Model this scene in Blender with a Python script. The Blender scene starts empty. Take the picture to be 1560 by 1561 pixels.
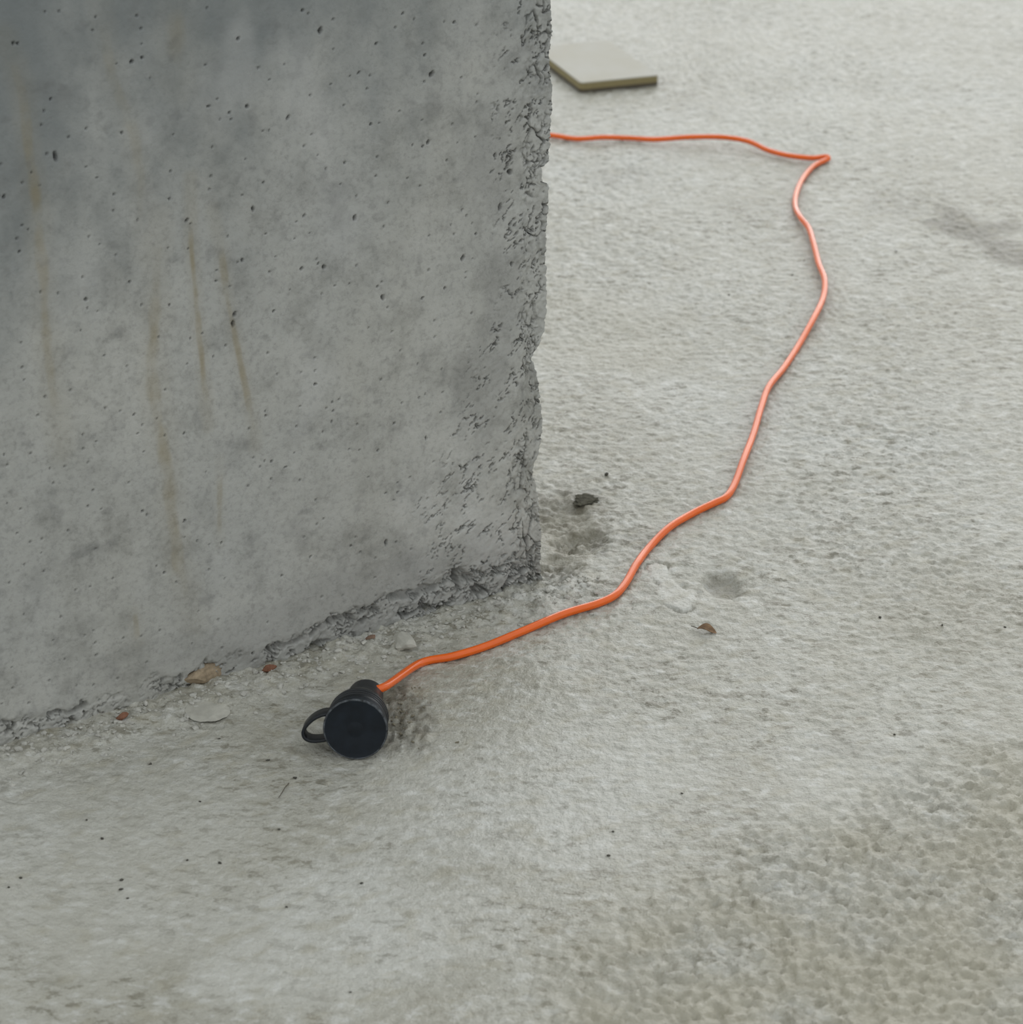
import bpy, bmesh, math
import numpy as np
from mathutils import Vector, Matrix

scene = bpy.context.scene

# ------------------------------------------------------------------ camera
cam_data = bpy.data.cameras.new('camera')
cam_data.sensor_fit = 'HORIZONTAL'
cam_data.sensor_width = 36.0
cam_data.lens = 83.0
cam_data.clip_start = 0.05
cam_data.dof.use_dof = True
cam_data.dof.focus_distance = 1.95
cam_data.dof.aperture_fstop = 11.0
cam = bpy.data.objects.new('camera', cam_data)
scene.collection.objects.link(cam)
cam.location = (0.0, 0.0, 0.99)
cam.rotation_euler = (math.radians(90 - 26.5), 0.0, 0.0)
scene.camera = cam

# ------------------------------------------------------------------ daylight
world = bpy.data.worlds.new('overcast_sky')
scene.world = world
world.use_nodes = True
wn = world.node_tree.nodes
wn['Background'].inputs['Color'].default_value = (0.94, 0.985, 1.0, 1.0)
wn['Background'].inputs['Strength'].default_value = 0.985

# veiled low sun from beyond the wall, to the right: a broad soft source
sun_data = bpy.data.lights.new('veiled_sun', 'SUN')
sun_data.energy = 0.92
sun_data.angle = math.radians(46)
sun_data.color = (1.0, 0.99, 0.96)
sun = bpy.data.objects.new('veiled_sun', sun_data)
scene.collection.objects.link(sun)
sun.rotation_euler = Vector((-0.26, -0.90, -0.345)).to_track_quat('-Z', 'Y').to_euler()

vs = scene.view_settings
vs.view_transform = 'Standard'
vs.look = 'None'
vs.exposure = 0.0
vs.gamma = 1.0
vs.use_curve_mapping = False

# ------------------------------------------------------------------ measured places (metres)
# wall corner on the floor, direction along the wall face, outward normal of the face
CORNER = np.array([0.03376, 1.84541])
ALONG = np.array([0.84323, 0.53755])
NORMAL = np.array([0.53755, -0.84323])
CORD_NEAR = [(-0.0972, 1.6781), (-0.0762, 1.6964), (-0.0493, 1.7083), (-0.0221, 1.7248), (0.0112, 1.7518), (0.0452, 1.7794), (0.0741, 1.7982), (0.0906, 1.8137), (0.1014, 1.838), (0.1117, 1.8703), (0.1254, 1.9074), (0.1455, 1.9443), (0.1688, 1.9755), (0.1887, 1.9949), (0.2036, 2.0104), (0.214, 2.0376), (0.2264, 2.0861), (0.2417, 2.1476), (0.2556, 2.2121), (0.2691, 2.2677), (0.2907, 2.3238), (0.3138, 2.3879), (0.3373, 2.4549), (0.3558, 2.5191), (0.3638, 2.5732), (0.3637, 2.6316), (0.3652, 2.6991), (0.3657, 2.7529), (0.3597, 2.7938), (0.3593, 2.8433), (0.3656, 2.8943), (0.3808, 2.9549), (0.4001, 3.0039), (0.4189, 3.0303)]
CORD_FAR = [(0.4133, 3.0284), (0.399, 3.034), (0.3695, 3.0453), (0.3453, 3.068), (0.3214, 3.0969), (0.2866, 3.1086), (0.242, 3.1116), (0.1973, 3.1145), (0.162, 3.1263), (0.1258, 3.1204), (0.0898, 3.1204), (0.0568, 3.1352), (0.0181, 3.1442)]
EROSION = [(0.0053, 0.0061), (0.0178, 0.0082), (0.0509, 0.0081), (0.0747, 0.0093), (0.09, 0.0114), (0.1052, 0.0141), (0.1153, 0.0175), (0.1284, 0.0109), (0.1496, 0.0065), (0.168, 0.0079), (0.1846, 0.0093), (0.2052, 0.0134), (0.2178, 0.018), (0.228, 0.0116), (0.2441, 0.0052), (0.2624, 0.0041), (0.2782, 0.0042), (0.313, 0.0051), (0.3302, 0.0046), (0.3472, 0.0029), (0.3686, 0.0018), (0.3725, 0.0081), (0.3837, 0.0094), (0.3893, 0.002), (0.4141, 0.001), (0.4359, 0), (0.4522, 0.0001), (0.4602, 0.002), (0.4763, 0.0022), (0.4885, 0.0011), (0.4922, 0), (0.5054, 0.0012), (0.5211, 0.0014)]
STREAK_A = [(-0.4555, 0.556), (-0.4493, 0.5366), (-0.4454, 0.5125), (-0.4442, 0.4694), (-0.4425, 0.4251), (-0.4428, 0.3802), (-0.4441, 0.3498), (-0.4449, 0.3032), (-0.4427, 0.2762), (-0.4409, 0.238)]
STREAK_B = [(-0.322, 0.433), (-0.3247, 0.377), (-0.3242, 0.3507), (-0.3229, 0.3131), (-0.3211, 0.2637), (-0.3198, 0.2301)]
STREAK_C = [(-0.305, 0.4043), (-0.3002, 0.3669), (-0.298, 0.34), (-0.2922, 0.2956), (-0.286, 0.2555), (-0.2818, 0.2265), (-0.2802, 0.2033)]
STREAK_D = [(-0.3503, 0.4077), (-0.3532, 0.3827), (-0.3575, 0.3313), (-0.3637, 0.2845), (-0.3599, 0.2399), (-0.3568, 0.2056), (-0.3561, 0.1599), (-0.3517, 0.1179), (-0.3478, 0.0902), (-0.3422, 0.0615)]
STREAK_E = [(-0.3809, 0.5731), (-0.3802, 0.5403), (-0.376, 0.5111), (-0.3635, 0.4751), (-0.3622, 0.4251), (-0.362, 0.3792)]
STREAK_F = [(-0.3935, 0.0888), (-0.393, 0.0588)]
STREAK_G = [(-0.3235, 0.5653), (-0.33, 0.5087)]
STREAK_H = [(-0.3121, 0.1999), (-0.3166, 0.1258)]
PITS = [(-0.2767, 0.5303, 0.0013, 1), (-0.3616, 0.526, 0.0013, 1), (-0.3533, 0.5277, 0.00104, 1), (-0.2091, 0.5267, 0.00156, 1.6), (-0.4254, 0.4668, 0.0013, 3), (-0.239, 0.4646, 0.00104, 1.8), (-0.2724, 0.4787, 0.0013, 1), (-0.3035, 0.4837, 0.00156, 0.5), (-0.4251, 0.5089, 0.0009, 1), (-0.2722, 0.3989, 0.00104, 2), (-0.2288, 0.3856, 0.00104, 1), (-0.2835, 0.3601, 0.00104, 1.2), (-0.2134, 0.3402, 0.00156, 1), (-0.2182, 0.3441, 0.0009, 1), (-0.233, 0.3432, 0.0013, 1), (-0.292, 0.3177, 0.0013, 1.6), (-0.2939, 0.3103, 0.0013, 2), (-0.1619, 0.3044, 0.0013, 1.8), (-0.1665, 0.3144, 0.00104, 1), (-0.4117, 0.3551, 0.0013, 1), (-0.3269, 0.4004, 0.00156, 0.8), (-0.185, 0.3754, 0.0013, 1.8), (-0.1924, 0.4215, 0.0009, 1), (-0.1773, 0.4897, 0.00104, 1), (-0.1613, 0.5098, 0.00104, 1), (-0.4487, 0.552, 0.00104, 1), (-0.4455, 0.5516, 0.0009, 1), (-0.4667, 0.4441, 0.00104, 1), (-0.3763, 0.3617, 0.0009, 1), (-0.3064, 0.3478, 0.0009, 1), (-0.1251, 0.2962, 0.00104, 1), (-0.1683, 0.4476, 0.00104, 1), (-0.2232, 0.5439, 0.00104, 1), (-0.1376, 0.5295, 0.0009, 1), (-0.1193, 0.4945, 0.00104, 1), (-0.1133, 0.4787, 0.00208, 1), (-0.1175, 0.4249, 0.00104, 1.5), (-0.1228, 0.4225, 0.0009, 1), (-0.459, 0.4017, 0.0009, 1), (-0.3456, 0.3368, 0.0009, 1), (-0.2588, 0.313, 0.0009, 1), (-0.2255, 0.2437, 0.00104, 1), (-0.3732, 0.4753, 0.0009, 1), (-0.3399, 0.4196, 0.0009, 1), (-0.2622, 0.418, 0.0009, 1), (-0.2871, 0.4761, 0.0009, 1), (-0.0554, 0.4032, 0.00125, 1.6), (-0.0411, 0.3867, 0.00214, 1), (-0.0508, 0.3587, 0.0016, 2), (-0.0449, 0.4284, 0.00107, 1), (-0.0865, 0.3225, 0.00143, 1.6), (-0.0926, 0.5165, 0.00107, 1), (-0.0401, 0.308, 0.00107, 2), (-0.1132, 0.4792, 0.00125, 1), (-0.104, 0.3001, 0.00107, 1), (-0.1178, 0.425, 0.00107, 1.5), (-0.0593, 0.3899, 0.0009, 1), (-0.0739, 0.3407, 0.0009, 1), (-0.087, 0.3637, 0.0009, 1), (-0.2105, 0.2246, 0.0009, 1), (-0.2098, 0.2167, 0.0009, 1), (-0.2116, 0.2075, 0.0009, 1.4), (-0.1239, 0.1713, 0.0009, 1.8), (-0.1541, 0.1922, 0.0009, 1), (-0.315, 0.1269, 0.0009, 1), (-0.3454, 0.1545, 0.00097, 1.4), (-0.1647, 0.0853, 0.00116, 2.4), (-0.1636, 0.1313, 0.00097, 0.5), (-0.1522, 0.1289, 0.0009, 1), (-0.2928, 0.0182, 0.0009, 1.8), (-0.2361, 0.0917, 0.0009, 1), (-0.2628, 0.0817, 0.0009, 1), (-0.2246, 0.2435, 0.0009, 1), (-0.1698, 0.1718, 0.00097, 1), (-0.2551, 0.1785, 0.00116, 0.4), (-0.3808, 0.2547, 0.0009, 1), (-0.3408, 0.2291, 0.0009, 1), (-0.2703, 0.2271, 0.0009, 1), (-0.3661, 0.1142, 0.0009, 1), (-0.1981, 0.0915, 0.0009, 1), (-0.3802, 0.1725, 0.0009, 1), (-0.2671, 0.1866, 0.0009, 1), (-0.0968, 0.1676, 0.0009, 1)]
ROUGH_EDGE = [(0.4046, 1.591), (0.3274, 1.5621), (0.2617, 1.5293), (0.221, 1.4799), (0.1655, 1.4626), (0.128, 1.4123), (0.0836, 1.3723), (0.0316, 1.319), (0.0, 1.248), (-0.0085, 1.208)]
WET = [(0.5445, 2.8624), (0.5582, 2.8298), (0.5767, 2.8174), (0.5866, 2.7809), (0.6183, 2.7978), (0.6179, 2.7736), (0.5932, 2.7498), (0.5969, 2.7263), (0.6195, 2.6986), (0.6388, 2.6758), (0.6298, 2.6313), (0.596, 2.6578), (0.5678, 2.6758), (0.5661, 2.7333), (0.5358, 2.7688), (0.5275, 2.793), (0.554, 2.7809)]
SKIN = [(0.121, 1.8779), (0.1301, 1.8829), (0.1404, 1.8779), (0.1403, 1.8553), (0.1481, 1.8405), (0.1569, 1.8247), (0.1631, 1.8307), (0.1581, 1.8091), (0.1562, 1.7972), (0.1478, 1.7913), (0.1344, 1.8043), (0.1298, 1.8247), (0.1308, 1.843), (0.1229, 1.8578)]
DIMPLE = (0.1874, 1.8454)
CLOD = (0.0704, 2.0087)
CAV1 = (0.0603, 1.9296)
CAV2 = (0.043, 1.9726)
CAV3 = (0.0411, 1.8678)
LEAF = (0.1663, 1.7566)
PEBBLE = (0.0922, 2.0619)
TWIG = (-0.173, 1.5102)
DIRT = (-0.0866, 1.6157)
CHIP1 = (-0.3099, 1.6067)
CHIP2 = (-0.1991, 1.6807)
CHIP3 = (-0.1187, 1.7363)
TAN = (-0.2518, 1.6691)
SMEAR1 = (0.1382, 2.9777)
SMEAR2 = (0.3071, 2.8423)
SMEAR3 = (0.1176, 1.9296)
SMEAR4 = (0.4892, 2.8675)
SMEAR5 = (0.4002, 1.7715)
PALE1 = (-0.1273, 1.3339)
PALE2 = (0.0404, 1.5339)
PALE3 = (-0.1405, 1.3881)
DK1 = (0.1563, 3.4313)
DK2 = (0.2641, 3.2974)
DK3 = (0.2051, 1.5668)
EDGEC = (0.2621, 1.5716)
LUMP = (-0.2426, 1.6258)
TAN2 = (-0.2326, 1.454)
FLAKE = (-0.0912, 1.7285)
SPECKS = [(-0.2358, 1.4945), (-0.1732, 1.4587), (-0.1595, 1.3625), (-0.3593, 1.3853), (-0.2805, 1.3941), (-0.2787, 1.3824), (-0.2726, 1.372), (-0.3173, 1.4693), (-0.2361, 1.4184), (-0.2122, 1.4157), (-0.167, 1.5286), (-0.19, 1.5538), (-0.2316, 1.5848), (-0.2806, 1.548), (-0.1086, 1.2669), (-0.1082, 1.3915), (-0.3531, 1.3974), (-0.3019, 1.4451), (0.0742, 1.4566), (0.0697, 1.4254), (0.1285, 1.5075), (0.302, 1.592), (0.3492, 2.6601), (0.5387, 3.0553), (0.5193, 3.5199), (0.5961, 3.5126), (0.4637, 2.6917), (0.3297, 2.6094), (0.2496, 2.5458), (0.3172, 1.7831), (0.3682, 1.7658), (0.4212, 1.7635)]
BOARD = [(0.1005, 3.3532), (0.2167, 3.3935), (-0.0202, 3.5564)]
# h [array([0.1014681 , 3.39013619, 0.        ]), array([0.10050235, 3.35317169, 0.        ])]

# ------------------------------------------------------------------ numeric noise
def _hash(ix, iy, seed):
    h = (ix.astype(np.int64) * 374761393 + iy.astype(np.int64) * 668265263 + seed * 1274126177) & 0xFFFFFFFF
    h = ((h ^ (h >> 13)) * 1103515245) & 0xFFFFFFFF
    h = ((h ^ (h >> 16)) * 2654435761) & 0xFFFFFFFF
    return (h ^ (h >> 15)) & 0xFFFFFFFF

def gnoise(x, y, seed=0):
    """gradient noise, roughly -1..1"""
    x0 = np.floor(x); y0 = np.floor(y)
    fx = x - x0; fy = y - y0
    u = fx * fx * fx * (fx * (fx * 6 - 15) + 10)
    v = fy * fy * fy * (fy * (fy * 6 - 15) + 10)
    def g(dx, dy):
        a = _hash(x0 + dx, y0 + dy, seed) * (2 * np.pi / 4294967296.0)
        return np.cos(a) * (fx - dx) + np.sin(a) * (fy - dy)
    n0 = g(0, 0) * (1 - u) + g(1, 0) * u
    n1 = g(0, 1) * (1 - u) + g(1, 1) * u
    return (n0 * (1 - v) + n1 * v) * 1.5

def fbm(x, y, octaves=4, seed=0, gain=0.5):
    t = 0.0; a = 1.0; s = 0.0
    for k in range(octaves):
        t = t + a * gnoise(x * 2 ** k + 17.3 * k, y * 2 ** k - 9.1 * k, seed + k)
        s += a; a *= gain
    return t / s

def cells(x, y, seed=0):
    """distance to the nearest and second nearest jittered point, and a value of the nearest cell"""
    x0 = np.floor(x); y0 = np.floor(y)
    f1 = np.full(x.shape, 9.0); f2 = np.full(x.shape, 9.0); val = np.zeros(x.shape)
    for dx in (-1, 0, 1):
        for dy in (-1, 0, 1):
            h = _hash(x0 + dx, y0 + dy, seed)
            px = x0 + dx + (h & 0xFFFF) / 65536.0
            py = y0 + dy + ((h >> 16) & 0xFFFF) / 65536.0
            dd = np.hypot(px - x, py - y)
            near = dd < f1
            f2 = np.where(near, f1, np.minimum(f2, dd))
            val = np.where(near, (_hash(x0 + dx, y0 + dy, seed + 91) & 0xFFFF) / 65536.0, val)
            f1 = np.where(near, dd, f1)
    return f1, f2, val

def sstep(a, b, x):
    t = np.clip((x - a) / (b - a), 0.0, 1.0)
    return t * t * (3 - 2 * t)

def poly_dist(x, y, pts, closed=False):
    """distance to a polyline and the fraction run along it"""
    best = np.full(x.shape, 1e9); frac = np.zeros(x.shape)
    seq = list(pts) + ([pts[0]] if closed else [])
    n = len(seq) - 1
    for i in range(n):
        ax, ay = seq[i]; bx, by = seq[i + 1]
        dx, dy = bx - ax, by - ay
        t = np.clip(((x - ax) * dx + (y - ay) * dy) / (dx * dx + dy * dy + 1e-12), 0, 1)
        dd = np.hypot(x - ax - t * dx, y - ay - t * dy)
        m = dd < best
        best = np.where(m, dd, best); frac = np.where(m, (i + t) / n, frac)
    return best, frac

def near_box(x, y, x0, x1, y0, y1, fn, outside=0.0):
    """evaluate fn only where the points lie in the box"""
    m = (x > x0) & (x < x1) & (y > y0) & (y < y1)
    r = np.full(x.shape, float(outside))
    if m.any():
        r[m] = fn(x[m], y[m])
    return r

def signed(x, y, pts, pad):
    """signed distance to a closed outline (positive inside), clamped to -pad far away"""
    px = [p[0] for p in pts]; py = [p[1] for p in pts]
    def f(a, b):
        d, _ = poly_dist(a, b, pts, True)
        return np.where(inside(a, b, pts), d, -d)
    return near_box(x, y, min(px) - pad, max(px) + pad, min(py) - pad, max(py) + pad, f, -pad)

def inside(x, y, pts):
    r = np.zeros(x.shape, bool)
    n = len(pts)
    for i in range(n):
        ax, ay = pts[i]; bx, by = pts[(i + 1) % n]
        c = ((ay > y) != (by > y)) & (x < (bx - ax) * (y - ay) / (by - ay + 1e-12) + ax)
        r ^= c
    return r

def blob(x, y, c, rx, ry, rot=0.0, wob=0.35, seed=0):
    """soft blot of irregular outline: 1 in the middle, 0 outside"""
    R = 2.0 * max(rx, ry)
    return near_box(x, y, c[0] - R, c[0] + R, c[1] - R, c[1] + R, lambda a, b: _blob(a, b, c, rx, ry, rot, wob, seed))

def _blob(x, y, c, rx, ry, rot, wob, seed):
    dx, dy = x - c[0], y - c[1]
    ca, sa = math.cos(rot), math.sin(rot)
    px, py = (dx * ca + dy * sa) / rx, (-dx * sa + dy * ca) / ry
    r = np.hypot(px, py) + wob * fbm(px * 1.7 + seed * 3.1, py * 1.7, 3, 50 + seed)
    return 1 - sstep(0.45, 1.15, r)

# ------------------------------------------------------------------ scene helpers
def link(o, parent=None):
    scene.collection.objects.link(o)
    if parent is not None:
        o.parent = parent
    return o

def tag(o, label=None, cat=None, group=None, kind=None):
    if label: o['label'] = label
    if cat: o['category'] = cat
    if group: o['group'] = group
    if kind: o['kind'] = kind
    return o

def mesh_from(name, verts, faces, mat, parent=None, smooth=True):
    me = bpy.data.meshes.new(name)
    me.from_pydata([tuple(v) for v in verts], [], faces)
    me.update()
    if smooth:
        me.polygons.foreach_set('use_smooth', [True] * len(me.polygons))
    me.materials.append(mat)
    return link(bpy.data.objects.new(name, me), parent)

def grid_mesh(name, P, mat, marks=None):
    """P: rows x cols x 3 array of points -> one quad mesh, with a colour attribute of surface marks"""
    r, c = P.shape[:2]
    idx = np.arange(r * c).reshape(r, c)
    quads = np.stack([idx[:-1, :-1], idx[:-1, 1:], idx[1:, 1:], idx[1:, :-1]], -1).reshape(-1, 4)
    me = bpy.data.meshes.new(name)
    me.vertices.add(r * c)
    me.vertices.foreach_set('co', P.reshape(-1).astype(np.float32))
    me.loops.add(quads.size)
    me.loops.foreach_set('vertex_index', quads.reshape(-1).astype(np.int32))
    me.polygons.add(len(quads))
    me.polygons.foreach_set('loop_start', np.arange(0, quads.size, 4, dtype=np.int32))
    me.update(calc_edges=True)
    me.polygons.foreach_set('use_smooth', np.ones(len(quads), bool))
    if marks is not None:
        at = me.attributes.new('marks', 'FLOAT_COLOR', 'POINT')
        at.data.foreach_set('color', marks.reshape(-1).astype(np.float32))
    me.materials.append(mat)
    return link(bpy.data.objects.new(name, me))

def axis_lines(fine, lo, hi, grow=1.12):
    """fine list of coordinates, continued to lo and hi with growing steps"""
    a = list(fine)
    s = a[-1] - a[-2]
    while a[-1] < hi:
        s *= grow; a.append(min(a[-1] + s, hi))
    s = fine[1] - fine[0]
    b = []
    p = fine[0]
    while p > lo:
        s *= grow; p = max(p - s, lo); b.append(p)
    return np.array(b[::-1] + a)

# ------------------------------------------------------------------ materials
class Mat:
    def __init__(self, name):
        self.m = bpy.data.materials.new(name)
        self.m.use_nodes = True
        self.nt = self.m.node_tree
        self.b = self.nt.nodes['Principled BSDF']
    def n(self, t, **kw):
        x = self.nt.nodes.new(t)
        for k, v in kw.items():
            if k in x.inputs: x.inputs[k].default_value = v
            else: setattr(x, k, v)
        return x
    def l(self, a, b): self.nt.links.new(a, b)
    def coord(self): return self.n('ShaderNodeTexCoord').outputs['Object']
    def noise(self, vec, scale, detail=4.0, rough=0.55, stretch=None, rot=None):
        if stretch or rot:
            mp = self.n('ShaderNodeMapping')
            if stretch: mp.inputs['Scale'].default_value = stretch
            if rot: mp.inputs['Rotation'].default_value = rot
            self.l(vec, mp.inputs['Vector']); vec = mp.outputs['Vector']
        t = self.n('ShaderNodeTexNoise')
        t.inputs['Scale'].default_value = scale
        t.inputs['Detail'].default_value = detail
        t.inputs['Roughness'].default_value = rough
        self.l(vec, t.inputs['Vector'])
        return t.outputs['Fac']
    def ramp(self, fac, stops):
        r = self.n('ShaderNodeValToRGB')
        while len(r.color_ramp.elements) < len(stops): r.color_ramp.elements.new(0.5)
        for e, (p, c) in zip(r.color_ramp.elements, stops):
            e.position = p; e.color = (*c, 1) if len(c) == 3 else c
        self.l(fac, r.inputs['Fac'])
        return r.outputs['Color']
    def mix(self, fac, a, b, mode='MIX'):
        x = self.n('ShaderNodeMix', data_type='RGBA', blend_type=mode)
        for sock, v in ((x.inputs[0], fac), (x.inputs[6], a), (x.inputs[7], b)):
            if isinstance(v, bpy.types.NodeSocket): self.l(v, sock)
            elif isinstance(v, (int, float)): sock.default_value = v
            else: sock.default_value = (*v, 1)
        return x.outputs[2]
    def math(self, op, a, b=0.0):
        x = self.n('ShaderNodeMath', operation=op)
        for i, v in enumerate((a, b)):
            if isinstance(v, bpy.types.NodeSocket): self.l(v, x.inputs[i])
            else: x.inputs[i].default_value = v
        return x.outputs[0]
    def bump(self, height, strength, dist, prev=None):
        x = self.n('ShaderNodeBump')
        x.inputs['Strength'].default_value = strength
        x.inputs['Distance'].default_value = dist
        self.l(height, x.inputs['Height'])
        if prev is not None: self.l(prev, x.inputs['Normal'])
        return x.outputs['Normal']
    def colour(self, c):
        if isinstance(c, bpy.types.NodeSocket): self.l(c, self.b.inputs['Base Color'])
        else: self.b.inputs['Base Color'].default_value = (*c, 1)
    def rough(self, r): self.b.inputs['Roughness'].default_value = r
    def normal(self, s): self.l(s, self.b.inputs['Normal'])

def attr_rgb(M):
    a = M.n('ShaderNodeAttribute', attribute_name='marks')
    s = M.n('ShaderNodeSeparateColor')
    M.l(a.outputs['Color'], s.inputs['Color'])
    return s.outputs['Red'], s.outputs['Green'], s.outputs['Blue'], a.outputs['Alpha']

def make_floor_material():
    M = Mat('cement_screed'); co = M.coord()
    big = M.noise(co, 2.6, 4, 0.6)
    mid = M.noise(co, 14.0, 5, 0.62)
    fine = M.noise(co, 120.0, 4, 0.7)
    c = M.ramp(big, [(0.30, FLOOR_A), (0.52, FLOOR_B), (0.72, FLOOR_C)])
    t = M.ramp(mid, [(0.30, (0.84, 0.825, 0.78)), (0.55, (1, 1, 1)), (0.8, (1.05, 1.05, 1.06))])
    c = M.mix(0.75, c, t, 'MULTIPLY')
    g = M.ramp(fine, [(0.28, (0.78, 0.77, 0.74)), (0.48, (1, 1, 1)), (0.75, (1.07, 1.07, 1.07))])
    c = M.mix(0.7, c, g, 'MULTIPLY')
    # little dark grains of sand in the cement
    f = M.noise(co, 330.0, 2, 0.5)
    sp = M.ramp(f, [(0.24, (0.5, 0.48, 0.44)), (0.31, (1, 1, 1))])
    c = M.mix(0.8, c, sp, 'MULTIPLY')
    gr = M.ramp(M.noise(co, 760.0, 3, 0.7), [(0.34, (0.72, 0.71, 0.68)), (0.5, (1, 1, 1)), (0.66, (1.12, 1.12, 1.12))])
    c = M.mix(0.5, c, gr, 'MULTIPLY')
    # brownish dust caught in the short trowel marks
    fl = M.noise(co, 95.0, 5, 0.7, stretch=(0.55, 1.0, 1.0), rot=(0, 0, 0.55))
    pat = M.ramp(M.noise(co, 7.0, 3, 0.55), [(0.40, (0.30, 0.30, 0.30)), (0.56, (1, 1, 1))])
    fleck = M.ramp(fl, [(0.385, (1, 1, 1)), (0.455, (0, 0, 0))])
    c = M.mix(M.math('MULTIPLY', M.math('MULTIPLY', fleck, pat), 0.85), c, (0.165, 0.152, 0.112))
    f2 = M.noise(co, 42.0, 5, 0.72, stretch=(0.45, 1.0, 1.0), rot=(0, 0, 0.5))
    fleck2 = M.ramp(f2, [(0.38, (1, 1, 1)), (0.44, (0, 0, 0))])
    c = M.mix(M.math('MULTIPLY', M.math('MULTIPLY', fleck2, pat), 0.55), c, (0.185, 0.170, 0.125))
    lt = M.ramp(fl, [(0.535, (0, 0, 0)), (0.63, (1, 1, 1))])
    c = M.mix(M.math('MULTIPLY', lt, 0.45), c, (0.60, 0.60, 0.575))
    r, gg, b, a = attr_rgb(M)
    c = M.mix(r, c, (0.100, 0.086, 0.056))          # soil, damp, other dark marks, and painted shade beside the plug
    c = M.mix(gg, c, (0.62, 0.62, 0.585))           # pale cement bloom, and a painted lift near the wall
    c = M.mix(b, c, (0.325, 0.300, 0.225))           # yellowish dust
    M.colour(c)
    M.rough(0.47)
    M.b.inputs['Specular IOR Level'].default_value = 0.60
    h1 = M.noise(co, 330.0, 3, 0.6)
    h2 = M.noise(co, 120.0, 4, 0.65)
    nb = M.bump(h2, 1.0, 0.0028)
    nb = M.bump(h1, 0.45, 0.0008, nb)
    M.normal(nb)
    return M.m

def make_wall_material():
    M = Mat('cast_concrete'); co = M.coord()
    big = M.noise(co, 3.2, 4, 0.6)
    vert = M.noise(co, 9.0, 4, 0.6, stretch=(1, 1, 0.16))
    mid = M.noise(co, 26.0, 5, 0.65)
    fine = M.noise(co, 210.0, 4, 0.7)
    c = M.ramp(big, [(0.30, WALL_A), (0.5, WALL_B), (0.7, WALL_C)])
    c = M.mix(0.55, c, M.ramp(vert, [(0.3, (0.86, 0.85, 0.82)), (0.5, (1, 1, 1)), (0.75, (1.06, 1.06, 1.07))]), 'MULTIPLY')
    c = M.mix(1.0, c, M.ramp(mid, [(0.30, (0.74, 0.74, 0.73)), (0.5, (1, 1, 1)), (0.75, (1.07, 1.07, 1.07))]), 'MULTIPLY')
    c = M.mix(0.9, c, M.ramp(fine, [(0.27, (0.72, 0.72, 0.72)), (0.5, (1, 1, 1)), (0.75, (1.06, 1.06, 1.06))]), 'MULTIPLY')
    r, g, b, a = attr_rgb(M)
    c = M.mix(a, c, (0.155, 0.170, 0.172))           # upper-left shade painted in, with bluish blotches
    c = M.mix(r, c, (0.225, 0.178, 0.085))           # rusty yellow run marks
    c = M.mix(g, c, (0.11, 0.11, 0.108))             # grey smudges, and recess shade painted into the pores
    c = M.mix(b, c, (0.47, 0.47, 0.46))             # pale lime wipes
    M.colour(c)
    M.rough(0.72)
    M.b.inputs['Specular IOR Level'].default_value = 0.3
    nb = M.bump(M.noise(co, 150.0, 4, 0.65), 0.45, 0.0014)
    nb = M.bump(M.noise(co, 420.0, 3, 0.6), 0.40, 0.0006, nb)
    M.normal(nb)
    return M.m

def simple(name, col, rough, spec=0.5, var=0.12, scale=60.0, bump=0.0, dist=0.001, coat=0.0):
    M = Mat(name); co = M.coord()
    f = M.noise(co, scale, 4, 0.6)
    lo = tuple(v * (1 - var) for v in col); hi = tuple(min(v * (1 + var), 1) for v in col)
    M.colour(M.ramp(f, [(0.3, lo), (0.7, hi)]))
    M.rough(rough)
    M.b.inputs['Specular IOR Level'].default_value = spec
    if coat:
        M.b.inputs['Coat Weight'].default_value = coat
        M.b.inputs['Coat Roughness'].default_value = 0.25
    if bump:
        M.normal(M.bump(M.noise(co, scale * 3, 4, 0.6), bump, dist))
    return M.m

FLOOR_A = (0.352, 0.338, 0.285); FLOOR_B = (0.396, 0.386, 0.338); FLOOR_C = (0.430, 0.428, 0.392)
WALL_A = (0.345, 0.346, 0.328); WALL_B = (0.395, 0.391, 0.364); WALL_C = (0.440, 0.434, 0.404)

floor_mat = make_floor_material()
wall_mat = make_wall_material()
orange_mat = simple('orange_pvc', (0.74, 0.115, 0.004), 0.15, 0.52, 0.06, 40.0, 0.02, 0.0003)
rubber_mat = simple('black_rubber', (0.0055, 0.0072, 0.0095), 0.36, 0.38, 0.30, 55.0, 0.08, 0.0003)
rubber_lid_mat = simple('dusty_black_rubber', (0.0060, 0.0095, 0.0140), 0.55, 0.25, 0.45, 60.0, 0.06, 0.0003)
dust_rim_mat = simple('dust_rubbed_rubber', (0.060, 0.066, 0.072), 0.7, 0.3, 0.9, 260.0, 0.2, 0.0004)
brick_mat = simple('brick_red_clay', (0.185, 0.088, 0.055), 0.85, 0.2, 0.35, 240.0, 0.4, 0.001)
brick_brown_mat = simple('brown_clay', (0.185, 0.120, 0.085), 0.85, 0.2, 0.35, 240.0, 0.4, 0.001)
tan_mat = simple('tan_mortar', (0.300, 0.235, 0.160), 0.85, 0.2, 0.25, 160.0, 0.5, 0.0015)
crumb_mat = simple('cement_crumb', (0.42, 0.41, 0.37), 0.85, 0.2, 0.2, 150.0, 0.4, 0.001)
pale_mat = simple('pale_cement_flake', (0.40, 0.388, 0.340), 0.8, 0.2, 0.12, 120.0, 0.3, 0.001)
grit_mat = simple('dark_grit', (0.07, 0.066, 0.055), 0.9, 0.2, 0.3, 200.0, 0.3, 0.001)
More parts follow.
